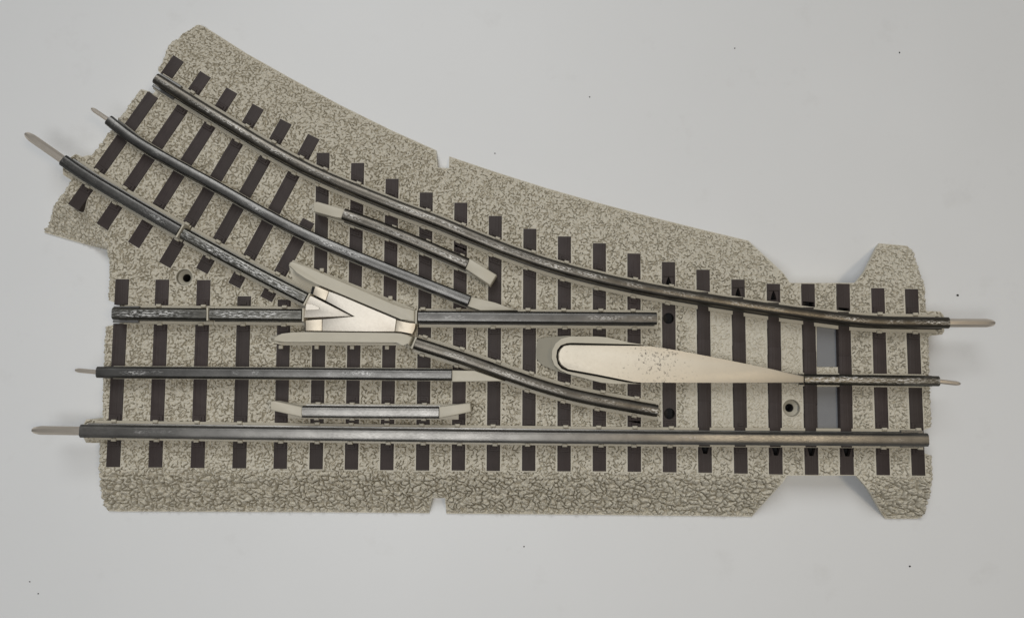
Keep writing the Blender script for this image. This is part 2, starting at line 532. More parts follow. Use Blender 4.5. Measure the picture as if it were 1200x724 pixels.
def voronoi(X, Y, cell, seed, jit=0.9):
    r = np.random.default_rng(seed)
    M = 512
    jx, jy = r.random((M, M)), r.random((M, M))
    u, v = X / cell, Y / cell
    iu, iv = np.floor(u).astype(int), np.floor(v).astype(int)
    f1 = np.full(X.shape, 9.0); f2 = np.full(X.shape, 9.0)
    idv = np.zeros(X.shape)
    id2 = np.zeros(X.shape)
    h = r.random((M, M))
    for dx in (-1, 0, 1):
        for dy in (-1, 0, 1):
            cx, cy = iu + dx, iv + dy
            px_ = cx + 0.5 + (jx[cx % M, cy % M] - 0.5) * jit
            py_ = cy + 0.5 + (jy[cx % M, cy % M] - 0.5) * jit
            d = np.hypot(u - px_, v - py_)
            nearer = d < f1
            hc = h[cx % M, cy % M]
            second = (~nearer) & (d < f2)
            id2 = np.where(nearer, idv, np.where(second, hc, id2))
            f2 = np.where(nearer, f1, np.minimum(f2, d))
            idv = np.where(nearer, hc, idv)
            f1 = np.where(nearer, d, f1)
    eh = np.modf(np.sin((idv + id2) * 91.7 + idv * id2 * 53.3) * 4375.5)[0]
    return f1, f2, idv, np.abs(eh)

def sstep(a, b, x):
    t = np.clip((x - a) / (b - a), 0.0, 1.0)
    return t * t * (3 - 2 * t)

FRAMED = {15, 16, 17, 18, 19, 20}
def build_ballast():
    step = 0.00013
    lo = outl.min(0) - 2 * step
    hi = outl.max(0) + 2 * step
    nx = int((hi[0] - lo[0]) / step) + 1
    ny = int((hi[1] - lo[1]) / step) + 1
    X, Y = np.meshgrid(lo[0] + np.arange(nx) * step, lo[1] + np.arange(ny) * step, indexing='ij')
    ins = inside(outl, X, Y)
    for h in hole_loops:
        ins &= ~inside(h, X, Y)
    cell = ins[:-1, :-1] | ins[1:, :-1] | ins[:-1, 1:] | ins[1:, 1:]
    used = np.zeros(ins.shape, bool)
    used[:-1, :-1] |= cell; used[1:, :-1] |= cell; used[:-1, 1:] |= cell; used[1:, 1:] |= cell
    snap = used & ~ins
    si = np.nonzero(snap)
    sx, sy = X[si], Y[si]
    bd = np.full(sx.shape, 9.0); bx = sx.copy(); by = sy.copy()
    for lp in [outl] + hole_loops:
        for i in range(len(lp)):
            d, qx, qy = seg_dist(sx, sy, lp[i], lp[(i + 1) % len(lp)])
            m = d < bd
            bd = np.where(m, d, bd); bx = np.where(m, qx, bx); by = np.where(m, qy, by)
    X[si] = bx; Y[si] = by
    sel = np.nonzero(used)
    x, y = X[sel], Y[sel]
    vid = np.full(used.shape, -1, int)
    vid[sel] = np.arange(len(x))
    # --- base height
    xm, ym = x * 1000, y * 1000
    z = np.full(x.shape, ZB)
    dfoot = np.full(x.shape, 99.0)
    dend = np.full(x.shape, 99.0)
    dcut = np.full(x.shape, 99.0)
    n = len(OUT)
    for i in range(n):
        fl = OUT[i][3]
        if fl in ('f',):
            b = outl[(i + 1) % n].copy()
            d, _, _ = seg_dist(x, y, outl[i], b)
            dfoot = np.minimum(dfoot, d * 1000)
        elif fl in ('e', 'g'):
            d, _, _ = seg_dist(x, y, outl[i], outl[(i + 1) % n])
            dend = np.minimum(dend, d * 1000)
        else:
            d, _, _ = seg_dist(x, y, outl[i], outl[(i + 1) % n])
            dcut = np.minimum(dcut, d * 1000)
    slope = dfoot * (ZB / 14.0) + 0.35
    # soft crest
    k = 0.5
    hh = np.clip(0.5 + 0.5 * (slope - ZB) / k, 0, 1)
    z = slope * (1 - hh) + ZB * hh - k * hh * (1 - hh)
    z = np.where(slope > ZB + k, ZB, np.where(slope < ZB - k, slope, z))
    onslope = 1 - sstep(ZB - 1.2, ZB - 0.1, slope)
    endf = np.clip(1 - dend / 1.9, 0, 1)
    z = z - endf ** 2 * 1.5 * sstep(0.8, 3.0, z)
    # --- pebbles
    wx = xm + 0.55 * (vnoise(xm + 500, ym + 500, 1.1, 1) - 0.5) + 0.22 * (vnoise(xm + 500, ym + 500, 0.5, 5) - 0.5)
    wy = ym + 0.55 * (vnoise(xm + 900, ym + 200, 1.1, 2) - 0.5) + 0.22 * (vnoise(xm + 900, ym + 200, 0.5, 6) - 0.5)
    f1, f2, idv, eh = voronoi(wx + 500, wy + 500, 0.84, 3, 1.0)
    e = (f2 - f1) * 0.84 / 2                       # mm from the joint between two stones
    keep = (eh < 0.42) * (0.25 + 0.75 * vnoise(xm + 300, ym + 700, 0.7, 8))
    crack = sstep(0.21, 0.04, e) * keep
    grain = np.clip(1 - (f1 / 0.72) ** 2, 0, 1)     # rounded stones with soft valleys between them
    flat = -1.05 * crack + 0.42 * grain - 0.28 + 0.22 * (idv - 0.5)
    ux = wx + 1.3 * (vnoise(xm + 200, ym + 100, 1.9, 21) - 0.5)
    uy = wy + 1.0 * (vnoise(xm + 800, ym + 600, 1.9, 22) - 0.5)
    F1, F2, I2, EH = voronoi(ux * 0.92 + 700, uy * 1.15 + 300, 1.32, 4, 1.0)
    E = (F2 - F1) * 1.32 / 2
    crack2 = np.clip((1 - E / 0.19) * 1.25, 0, 1) * np.where(EH < 0.50, 1.0, 0.0)
    lump = np.clip(1 - (F1 / 0.78) ** 2, 0, 1)
    big = -0.85 * crack2 + 1.15 * lump + 0.90 * (I2 - 0.5) + 0.30 * grain - 0.75 - 0.3 * crack
    coarse = onslope * np.where(ym < P(0, 450, ZB)[1] * 1000, 1.0, 0.12)
    coarse = np.maximum(coarse, endf * 0.5)
    amp = np.ones(x.shape)
    # fine cast panels over the switch mechanism
    x0, x1 = P(800, 400, ZB)[0], P(1000, 400, ZB)[0]
    y0, y1 = P(900, 508, ZB)[1], P(900, 340, ZB)[1]
    # region south of the curved outer rail
    rp = np.array(PATHS['curved_outer'])
    o = np.argsort(rp[:, 0])
    yr = np.interp(x, rp[o, 0], rp[o, 1])
    rs = np.array(PATHS['straight_outer'])
    o = np.argsort(rs[:, 0])
    ys = np.interp(x, rs[o, 0], rs[o, 1])
    mech = sstep(x0, x0 + 0.002, x) * (1 - sstep(x1 - 0.002, x1, x)) * (y < yr) * (y > ys)
    amp = amp * (1 - 0.62 * mech)
    rel = (flat * (1 - coarse) + big * coarse) * amp
    # --- ties: sunken seats, with a smooth lip round every panel
    lip = np.ones(x.shape)
    dip = np.zeros(x.shape)
    for a, b, hw, kind, idx in TIES:
        d = b - a
        L = np.linalg.norm(d); d = d / L
        u = ((x - a[0]) * d[0] + (y - a[1]) * d[1]) * 1000
        v = np.abs((x - a[0]) * -d[1] + (y - a[1]) * d[0]) * 1000
        du = np.maximum(-u, u - L * 1000)
        dd = np.maximum(v - hw, du)
        if kind == 's' and idx > 4:
            lip = np.minimum(lip, np.where(u > 3, sstep(0.30, 0.70, dd), sstep(0.05, 0.35, dd)))
        else:
            lip = np.minimum(lip, sstep(0.05, 0.35, dd))
        dip = np.maximum(dip, np.where(dd < (-0.05 if kind == 's' and idx in FRAMED else -0.26), (5.6 if kind == 's' and idx in FRAMED else 2.2), 0.0))
        near = sstep(0.1, 0.6, dd)
        rel = np.minimum(rel, 0.12 + 2 * near)
    for c, r in screw_w:
        lip = np.minimum(lip, sstep(0.1, 0.5, np.hypot(x - c[0], y - c[1]) * 1000 - r * 1000))
    lip = np.minimum(lip, sstep(0.1, 0.5, dcut))
    rel = rel * lip + 0.05 * (1 - lip)
    z = z + rel
    z = np.where((dip > 0) & (z > 4.0), z - dip, z)
    # the lower rim of every shoulder ends in a clean mould line
    z = np.where(dfoot < 0.28, 0.55, z)
    z = np.maximum(z, 0.3)
    # --- faces
    ci = np.nonzero(cell)
    q = np.stack([vid[ci[0], ci[1]], vid[ci[0] + 1, ci[1]], vid[ci[0] + 1, ci[1] + 1], vid[ci[0], ci[1] + 1]], 1)
    # --- skirt along open edges
    e4 = np.concatenate([q[:, [0, 1]], q[:, [1, 2]], q[:, [2, 3]], q[:, [3, 0]]])
    nV = len(x)
    key = np.minimum(e4[:, 0], e4[:, 1]).astype(np.int64) * nV + np.maximum(e4[:, 0], e4[:, 1])
    uq, inv, cnt = np.unique(key, return_inverse=True, return_counts=True)
    be = e4[cnt[inv] == 1]
    bv = np.unique(be)
    zlow = np.zeros(nV)
    thin = [(outl[i], outl[(i + 1) % n]) for i in range(n) if OUT[i][3] == 'o']
    for h in hole_loops[:2]:
        thin += [(h[i], h[(i + 1) % 4]) for i in range(4)]
    for a, b in thin:
        d, _, _ = seg_dist(x, y, a, b)
        zlow = np.where(d < 1e-6, np.maximum(z - 1.3, 0), zlow)
    m1 = np.full(nV, -1, int); m1[bv] = nV + np.arange(len(bv))
    m2 = np.full(nV, -1, int); m2[bv] = nV + len(bv) + np.arange(len(bv))
    co = np.concatenate([np.stack([x, y, z * MM], 1), np.stack([x[bv], y[bv], z[bv] * MM], 1), np.stack([x[bv], y[bv], zlow[bv] * MM], 1)])
    sk = np.stack([m1[be[:, 1]], m1[be[:, 0]], m2[be[:, 0]], m2[be[:, 1]]], 1)
    faces = np.concatenate([q, sk])
    me = bpy.data.meshes.new('roadbed')
    me.vertices.add(len(co))
    me.vertices.foreach_set('co', co.astype(np.float32).ravel())
    me.loops.add(faces.size)
    me.loops.foreach_set('vertex_index', faces.astype(np.int32).ravel())
    me.polygons.add(len(faces))
    me.polygons.foreach_set('loop_start', np.arange(0, faces.size, 4, dtype=np.int32))
    me.polygons.foreach_set('use_smooth', np.zeros(len(faces), dtype=bool))
    me.update(calc_edges=True)
    me.validate()
    return link('roadbed', me, M_BALLAST)

roadbed = build_ballast()

# ------------------------------------------------------------------ ties
METAL_RAILS = [k for k in RAILS] + list(GUARDS)
def kind_holes(idx):
    return None

CIRCLES = {15: [(783.5,373), (784.5,484.5)]}
# keystone pits beside the outer rails (pixel polygons)
PITS = {}
def pit_up(cx, y):     # little house shape above the curved rail
    return [(cx-3.6,y+4),(cx+3.6,y+4),(cx+2.4,y-1.5),(cx+0.6,y-6.5),(cx-0.6,y-6.5),(cx-2.4,y-1.5)]
def pit_dn(cx, y):     # funnel below the straight rail
    return [(cx-5,y-4.5),(cx+5,y-4.5),(cx+2.4,y+5.5),(cx-2.4,y+5.5)]
PITS[15] = [pit_up(783.5, 331)]
PITS[17] = [pit_up(865, 344)]
PITS[18] = [pit_up(906.5, 347.5), pit_dn(909.5, 528)]
PITS[19] = [pit_dn(951, 528.5), [(941,353),(954,354),(954,359.5),(941,358.5)]]
PITS[20] = [pit_dn(993, 529), [(982.5,360),(995,361),(995,366),(982.5,365)]]
PITS[16] = [pit_dn(826.5, 526)]
INSET_TOP = {15: 392.5, 16: 397.5, 17: 400.5, 18: 406.5, 19: 412, 20: 417}
INSET_BOT = {16: 471, 17: 470.5, 18: 472.5, 19: 473, 20: 473.5}

TIE_GAPS = {('c', 0): ((194.5, 90.5), (179.5, 111.5)), ('s', 0): ((142, 357), (141, 379))}
def make_tie(a, b, hw, kind, idx):
    d = b - a
    L = np.linalg.norm(d) * 1000
    ang = math.atan2(d[1], d[0]) - math.pi / 2
    c = (a + b) / 2
    ca, sa = math.cos(-ang), math.sin(-ang)
    def loc(p):
        x, y = p[0] - c[0], p[1] - c[1]
        return (x * ca - y * sa, x * sa + y * ca)
    bm = bmesh.new()
    z1 = 0.0 if kind == 's' else -0.06
    holes = []
    if kind == 's':
        for h in CIRCLES.get(idx, []):
            w = P(*h, ZT)
            holes.append(circle_w(loc(w), 1.66 * MM, 28))
        for h in PITS.get(idx, []):
            holes.append([loc(P(*q, ZT)) for q in h])
    h = L / 2
    if holes:
        outer = [(-hw*MM, -h*MM), (hw*MM, -h*MM), (hw*MM, h*MM), (-hw*MM, h*MM)]
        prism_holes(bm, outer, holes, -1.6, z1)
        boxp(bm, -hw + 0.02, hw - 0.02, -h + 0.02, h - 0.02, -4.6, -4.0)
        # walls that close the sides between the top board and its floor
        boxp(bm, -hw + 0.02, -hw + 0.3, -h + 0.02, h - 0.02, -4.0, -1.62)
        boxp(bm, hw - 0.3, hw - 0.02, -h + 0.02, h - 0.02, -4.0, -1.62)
    else:
        cut = TIE_GAPS.get((kind, idx))
        if cut:
            g0, g1 = sorted(loc(P(*q, ZT))[1] / MM for q in cut)
            boxp(bm, -hw, hw, -h, g0, -2.4, z1, 0.14)
            boxp(bm, -hw, hw, g1, h, -2.4, z1, 0.14)
        else:
            boxp(bm, -hw, hw, -h, h, -2.4, z1, 0.14)
    # spike plates next to every rail
    allu = [c[0] for rk in METAL_RAILS for c in seg_cross(a, b, PATHS[rk])]
    for rk in METAL_RAILS:
        for (u, LL, sn, tg) in seg_cross(a, b, PATHS[rk]):
            if kind == 's' and idx in FRAMED and rk in ('curved_outer', 'straight_outer', 'closure_straight', 'closure_curved'):
                if not (rk == 'straight_outer' and idx in (15, 17)):
                    continue
            # signed skew of the rail across the tie
            tl = (tg[0] * ca - tg[1] * sa, tg[0] * sa + tg[1] * ca)
            if abs(tl[0]) < 0.2:
                continue
            skew = tl[1] / tl[0]
            for s in (-1, 1):
                u0 = u - h + s * 2.95 / max(0.5, abs(tl[0]))
                u1 = u0 + s * 1.75
                if rk == 'centre_straight' or rk == 'curved_centre' or rk == 'heel':
                    continue
                lo, hi = min(u0, u1), max(u0, u1)
                if lo < -h + 0.2 or hi > h - 0.2:
                    continue
                if any(abs(v - h - (lo + hi) / 2) < 4.7 for v in allu if v != u):
                    continue
                w = hw - 0.28
                def q(xm, um):
                    return (xm * MM, (um + skew * xm) * MM)
                prism(bm, [q(-w, lo), q(w, lo), q(w, hi), q(-w, hi)], -0.3, z1 + 0.32, 0.1, 1)
                e0, e1 = (u0 + s * 0.35, u0 + s * 1.15)
                l2, h2 = min(e0, e1), max(e0, e1)
                prism(bm, [q(-w * .55, l2), q(w * .55, l2), q(w * .55, h2), q(-w * .55, h2)], z1, z1 + 0.62, 0.12, 1)
    if kind == 's':
        if idx in INSET_TOP and idx > 15:
            uy = loc(P(0.5 * (STRAIGHT_TIES[idx][0][0] + STRAIGHT_TIES[idx][1][0]), INSET_TOP[idx], ZT))[1] * 1000
            cr = [u - h for (u, LL, sn, tg) in seg_cross(a, b, PATHS['curved_outer'])]
            if cr:
                top = cr[0] - 2.6
                boxp(bm, -hw + 0.6, hw - 0.08, uy + 0.14, top, -0.2, z1 + 0.45, 0.05)
                lo = uy - 12
                if idx in INSET_BOT:
                    lo = loc(P(0.5 * (STRAIGHT_TIES[idx][0][0] + STRAIGHT_TIES[idx][1][0]), INSET_BOT[idx], ZT))[1] * 1000 + 0.14
                boxp(bm, -hw + 0.1, hw - 0.08, lo, uy - 0.14, -0.2, z1 + 0.42, 0.05)
        if idx in INSET_BOT:
            uy = loc(P(0.5 * (STRAIGHT_TIES[idx][0][0] + STRAIGHT_TIES[idx][1][0]), INSET_BOT[idx], ZT))[1] * 1000
            cr = [u - h for (u, LL, sn, tg) in seg_cross(a, b, PATHS['straight_outer'])]
            if cr:
                boxp(bm, -hw + 0.6, hw - 0.08, cr[0] + 2.7, uy - 0.14, -0.2, z1 + 0.45, 0.05)
        for pit in PITS.get(idx, []):
            ps = [loc(P(*q, ZT)) for q in pit]
            xs = [p[0] for p in ps]; ys = [p[1] for p in ps]
            cx, y0, y1 = (min(xs) + max(xs)) / 2000 * 1e6 / 1000, min(ys) * 1000, max(ys) * 1000
            cx = (min(xs) + max(xs)) / 2 * 1000
            if y1 - y0 < 1.7:
                continue
            for sx in (-1, 1):
                boxp(bm, cx + sx * 1.62 - 0.16, cx + sx * 1.62 + 0.16, y0 - 0.35, y1 + 0.1, -0.2, 0.35, 0.06)
            boxp(bm, cx - 1.45, cx + 1.45, y0 - 0.35, y0 - 0.1, -0.2, 0.35, 0.06)
    o = from_bm('tie', bm, M_TIE, ROOT, 30)
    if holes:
        o.data.materials.append(M_DARK)  # shade inside the holes put into the colour of floor and walls
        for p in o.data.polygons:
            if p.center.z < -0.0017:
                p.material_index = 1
    o.location = (c[0], c[1], ZT * MM)
    o.rotation_euler = (0, 0, ang)
    return o

for t in TIES:
    make_tie(*t)

# ------------------------------------------------------------------ running rails
def tie_cross_s(path):
    res = []
    for a, b, hw, kind, idx in TIES:
        for (u, LL, sn, tg) in seg_cross(a, b, path):
            if -0.5 < u < LL + 0.5:
                d = (b - a) / np.linalg.norm(b - a)
                res.append((a + d * u * MM, tg, kind, idx))
    return res

def extend(path, d0, d1):
    """lengthen (or shorten, if negative) a path at its ends, in mm"""
    a = [np.array(p) for p in path]
    for d in (d0, d1):
        if d < 0:
            need = -d * MM
            while len(a) > 3 and np.linalg.norm(a[1] - a[0]) <= need:
                need -= np.linalg.norm(a[1] - a[0])
                a.pop(0)
            v = a[1] - a[0]
            a[0] = a[0] + v / np.linalg.norm(v) * need
        elif d > 0:
            v = a[0] - a[2]
            a.insert(0, a[0] + v / np.linalg.norm(v) * d * MM)
        a.reverse()
    return a

def seat(path, parent, e0, e1, hw=2.85, nubs=True, zt=9.75, tiecross=None):
    bm = bmesh.new()
    p2 = extend(path, e0, e1)
    prof = [(hw, 7.5, 0), (hw, zt - 0.12, 0), (hw - 0.12, zt, 0), (-hw + 0.12, zt, 0), (-hw, zt - 0.12, 0), (-hw, 7.5, 0)]
    sweep(bm, p2, prof)
    if nubs:
        for c, tg, kind, idx in tie_cross_s(path):
            if kind == 's' and idx > 15 and idx < 21:
                continue
            n = np.array([-tg[1], tg[0]])
            for s in (-1, 1):
                if random.random() < 0.12:
                    continue
                off = random.uniform(-0.5, 0.5)
                q = c + n * s * (hw - 0.1) * MM + tg * off * MM
                hl, hw2 = 0.75 * MM, 0.45 * MM
                pts = [tuple(q + tg * sx * hl + n * sy * hw2) for sx, sy in ((-1, -1), (1, -1), (1, 1), (-1, 1))]
                prism(bm, pts, 9.2, zt + 0.55, 0.18, 1)
    return from_bm('rail_seat', bm, M_BEIGE, parent, 35)

def pin(path_end, direction, length, r, zc, parent, flatness=1.0):
    bm = bmesh.new()
    d = np.array(direction) / np.linalg.norm(direction)
    n = np.array([-d[1], d[0]])
    k = r / 1.33
    prof = [(0, 1), (length - 2.2 * k, 1.0), (length - 1.2 * k, 0.86), (length - 0.4 * k, 0.72), (length, 0.52)]
    segs = 8
    rings = []
    for L, s in prof:
        ring = []
        for k in range(segs):
            # flat-topped rod with broad facets
            t = 2 * math.pi * (k + 0.5) / segs
            ox, oz = math.cos(t) * r * s, math.sin(t) * r * (0.5 + 0.5 * s) * flatness
            p = np.array(path_end) + d * L * MM + n * ox * MM
            ring.append(bm.verts.new((p[0], p[1], (zc + oz) * MM)))
        rings.append(ring)
    for i in range(len(rings) - 1):
        for k in range(segs):
            j = (k + 1) % segs
            bm.faces.new((rings[i][k], rings[i][j], rings[i + 1][j], rings[i + 1][k]))
    bm.faces.new(rings[0][::-1])
    bm.faces.new(rings[-1])
    return from_bm('connecting_pin', bm, M_PIN, parent, 20)

def rail(key):
    pts, kind, pins, w = RAILS[key]
    bm = bmesh.new()
    sweep(bm, PATHS[key], head_profile(w, kind == 'worn' or key in ('curved_centre',)))
    return from_bm('rail', bm, RMAT[kind], ROOT, 40 if kind == 'worn' else 24)

# (start, end) lengthening of the beige seat under each rail
SEAT_EXT = {'curved_outer': (1.6, -1.6), 'curved_inner_end': (-2.4, 0.4), 'curved_inner': (0.5, 0.2), 'straight_inner_end': (-1.2, 0.4),
            'straight_inner': (0.5, 0.6), 'closure_straight': (0.3, 1.2), 'closure_curved': (0.3, 1.0), 'straight_outer': (-2.0, 0.6)}
RAILOBJ = {}
for k in RAILS:
    r = rail(k)
    RAILOBJ[k] = r
    if k in SEAT_EXT:
        seat(PATHS[k], r, *SEAT_EXT[k])
    elif k == 'heel':
        seat(PATHS[k], r, -0.2, -2.5, hw=2.0, nubs=False, zt=9.7)
    else:
        seat(PATHS[k], r, -2.5 if k == 'centre_straight' else -2.2, 0, hw=1.9, nubs=False, zt=9.7)

def pin_px(key, end, tip, r, flat=1.0):
    path = PATHS[key]
    p = np.array(path[0] if end == 0 else path[-1])
    inner = np.array(path[4] if end == 0 else path[-5])
    tp = np.array(P(*tip, 13.3))
    d = tp - p
    L = np.linalg.norm(d) * 1000
    back = p - d / np.linalg.norm(d) * 0.003
    pin(back, d, L + 3.0, r, 13.2, RAILOBJ[key], flat)

pin_px('curved_outer', 1, (1164.5, 378.5), 1.33)
pin_px('curved_centre', 0, (107.5, 127.5), 0.72)
pin_px('curved_inner_end', 0, (31, 157.5), 1.35)
pin_px('centre_straight', 0, (88.5, 433.5), 0.70)
pin_px('straight_outer', 0, (39, 503.8), 1.35)
pin_px('heel', 1, (1125, 449.5), 0.72)

# insulating collars in the rail joints and bright wedge prongs where the rails end
def collar(p, q, parent, z1=14.45, th=0.55, hw=2.05):
    """thin upright beige plate between two rail ends; p, q = ends of its centre line in px"""
    a, b = np.array(P(*p, 14)), np.array(P(*q, 14))
    d = (b - a) / np.linalg.norm(b - a)
    n = np.array([-d[1], d[0]])
    hp = th / 2 * MM
    pts = [tuple(a + n * hp), tuple(a - n * hp), tuple(b - n * hp), tuple(b + n * hp)]
    bm = bmesh.new()
    prism(bm, pts, 8.5, z1, 0.12, 2)
    return from_bm('insulating_collar', bm, M_BEIGE, parent, 35)

collar((243.5, 360.5), (243.5, 376), RAILOBJ['straight_inner'])
collar((355.6, 361), (355.2, 377), RAILOBJ['straight_inner'])
collar((215.5, 263.5), (207, 278.5), RAILOBJ['curved_inner'])
collar((363.5, 344), (356, 358), RAILOBJ['curved_inner'])
collar((488, 363.5), (487.6, 379.5), RAILOBJ['closure_straight'])
collar((488, 395), (482.5, 408.5), RAILOBJ['closure_curved'])

def prongs(key, end, L=1.8, gap=2.05, parent=None):
    path = PATHS[key]
    p = np.array(path[0] if end == 0 else path[-1])
    i = np.array(path[5] if end == 0 else path[-6])
    d = (p - i) / np.linalg.norm(p - i)
    n = np.array([-d[1], d[0]])
    for s in (-1, 1):
        c = p + n * s * gap * MM
        pts = [tuple(c - d * 6 * MM + n * 0.5 * MM), tuple(c - d * 6 * MM - n * 0.5 * MM),
               tuple(c + d * L * MM - n * 0.42 * MM), tuple(c + d * L * MM + n * 0.42 * MM)]
        bm = bmesh.new()
        prism(bm, pts, 9.3, 10.5, 0.15, 1)
        from_bm('joiner_prong', bm, M_PRONG, parent, 35)
prongs('straight_inner_end', 0, parent=RAILOBJ['straight_inner_end'])
prongs('curved_outer', 0, parent=RAILOBJ['curved_outer'])
prongs('straight_outer', 1, 0.7, parent=RAILOBJ['straight_outer'])

# ------------------------------------------------------------------ guard rails
def guard(key, ends):
    pts, kind = GUARDS[key]
    bm = bmesh.new()
    sweep(bm, PATHS[key], head_profile(0.93, kind == 'worn'))
    g = from_bm('guard_rail', bm, RMAT[kind], ROOT, 40 if kind == 'worn' else 24)
    seat(PATHS[key], g, 5.5, 5.5, hw=2.3)
    for poly in ends:
        bm = bmesh.new()
        prism(bm, pxs(poly, 14.4), 8.5, 14.4, 0.35, 2)
        from_bm('flared_end', bm, M_BEIGE, g, 40)
    return g
guard('guard_curved', [[(367,237),(372,236.3),(404,245),(401,256),(394,254.5),(367.5,248)],
                       [(550,302.5),(582,322),(574.5,334.5),(545.5,315)]])
guard('guard_straight', [[(316.5,470),(322,469.8),(354,476.5),(354,489),(317,480.5)],
                         [(514.3,476.5),(551,472),(552.3,482.5),(514.3,490)]])

# tapered plastic tails that carry the centre rails up to the crossing rail
for poly, key in (([(552.5,347.3),(547.8,358.7),(563,363.8),(607,363.6),(580,354.6)], 'curved_centre'),
                  ([(529.5,433.8),(556,434.2),(592,446.6),(529.5,447.3)], 'centre_straight')):
    bm = bmesh.new()
    prism(bm, pxs(poly, 13.9), 8.5, 13.9, 0.25, 2)
    from_bm('tapered_tail', bm, M_BEIGE, RAILOBJ[key], 40)

# ------------------------------------------------------------------ frog
frog = bpy.data.objects.new('frog', bpy.data.meshes.new('frog'))
bpy.data.objects.remove(frog)
ZF = 13.7
bm = bmesh.new()
prism(bm, pxs([(385.5,341.3),(400,347),(430,359.8),(463.5,373.8),(464.5,374.3),(462.5,388.5),(440,388.4),(377.5,387.8),(377.7,373.8),(417.5,371.2),(381.8,352.6)], ZF), 9.0, ZF, 0.1, 2)
frog = from_bm('frog_plate', bm, M_FROG, ROOT, 40)
for poly in ([(369.5,334.8),(385.2,341.2),(381.5,352.3),(366.5,344.8)],
             [(358,375.3),(377.3,373.9),(377.2,387.7),(358,387.6)],
             [(464.8,374.5),(473,377.5),(480,378.4),(487.3,378.6),(485.8,386),(483,391.5),(476,389.2),(470,388.5),(462.8,388.5)]):
    bm = bmesh.new()
    prism(bm, pxs(poly, ZF), 9.0, ZF - 0.03, 0.1, 2)
    from_bm('plate_end', bm, M_FROG_TAN, frog, 40)
# the wedge-shaped point, with its groove all round
bm = bmesh.new()
prism(bm, pxs([(362.5,345.6),(366,347.5),(412,370),(411,370.6),(356,372.4),(356.5,362),(359.5,353)], ZF + 0.25), 8.6, ZF + 0.25, 0.16, 2)
pt = from_bm('frog_point', bm, M_FROG, frog, 40)
bm = bmesh.new()
prism(bm, pxs([(358.6,355.4),(366,356.3),(373.5,359.5),(374.8,361.3),(373,363.2),(358,363.6)], ZF + 0.4), 13.0, ZF + 0.42, 0.1, 1)
from_bm('point_tongue', bm, M_FROG, pt, 40)
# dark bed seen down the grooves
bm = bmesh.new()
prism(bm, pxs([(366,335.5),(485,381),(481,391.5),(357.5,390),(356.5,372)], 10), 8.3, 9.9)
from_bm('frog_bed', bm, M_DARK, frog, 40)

def wing(poly, ztop, bev):
    bm = bmesh.new()
    prism(bm, pxs(poly, ztop), 8.5, ztop, bev, 3)
    return from_bm('wing_rail', bm, M_BEIGE, frog, 40)
wing([(337.5,311.6),(339,307.5),(342.5,305.8),(360,313.2),(400,330.5),(430,343.3),(460,356.5),(472,361),(480,362.6),(486,362.9),(486,377.2),(479,376.6),(470,374),(455,367.6),(430,357.2),(400,344.6),(371,332.6),(358,326),(348,319.5)], 14.4, 0.55)
wing([(320,393.6),(330,391),(342,389.5),(358,389),(420,389.6),(462,390.1),(470,390.3),(477,392),(483.3,394.8),(479,405.2),(473,402.6),(465,401.2),(440,401.0),(380,400.6),(335,400.6),(320.5,400.2)], 14.4, 0.55)
# continuous beige footing below the crossing
bm = bmesh.new()
prism(bm, pxs([(338,311),(343,304.5),(486,361.5),(489,380),(486,408),(474,404.5),(330,404.5),(320,401),(357,389),(356,374)], 10), 7.5, 9.6)
for q in ((329, 406.5), (371, 406.8), (412.5, 407), (453.5, 407.2), (377, 316.5), (457.5, 349)):
    a = P(q[0], q[1], 10)
    boxp(bm, a[0] / MM - 0.62, a[0] / MM + 0.62, a[1] / MM - 0.55, a[1] / MM + 0.55, 9.0, 10.2, 0.15)
from_bm('frog_base', bm, M_BEIGE, frog, 40)

# ------------------------------------------------------------------ swivelling centre blade and its cradle
ZC = 13.2
rim_out = [(757,404.2),(735,400.9),(725,398.0),(712,395.3),(700,394.2),(668,394.0),(658,396.6),(651,402.5),(647,411),(646.6,420),(650,428),(657,434),(665,437.6),(690,444.4),(705,448.2),(722,449.6),(752,449.6)]
rim_in = [(738,448.3),(735,448.0),(700,441.2),(665,434.9),(658,431.9),(653.6,426.3),(651.7,418),(652.9,410),(657,404.6),(664,402.0),(670,401.5),(740,403.2),(757,404.4)]
bm = bmesh.new()
pts = pxs(rim_out + rim_in[:-1], ZC)
prism(bm, pts, 8.5, ZC)
cradle = from_bm('blade_cradle', bm, M_BEIGE, ROOT, 40)
# ramp that leads up to the cradle
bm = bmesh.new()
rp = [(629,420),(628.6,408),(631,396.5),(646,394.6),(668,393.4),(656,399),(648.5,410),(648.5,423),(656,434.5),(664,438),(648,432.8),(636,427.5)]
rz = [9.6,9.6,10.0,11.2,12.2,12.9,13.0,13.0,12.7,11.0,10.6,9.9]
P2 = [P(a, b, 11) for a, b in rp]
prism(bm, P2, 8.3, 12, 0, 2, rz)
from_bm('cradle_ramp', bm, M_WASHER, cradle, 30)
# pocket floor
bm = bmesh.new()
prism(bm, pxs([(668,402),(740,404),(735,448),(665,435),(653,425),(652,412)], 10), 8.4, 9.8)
from_bm('pocket_floor', bm, M_DARK, cradle, 40)

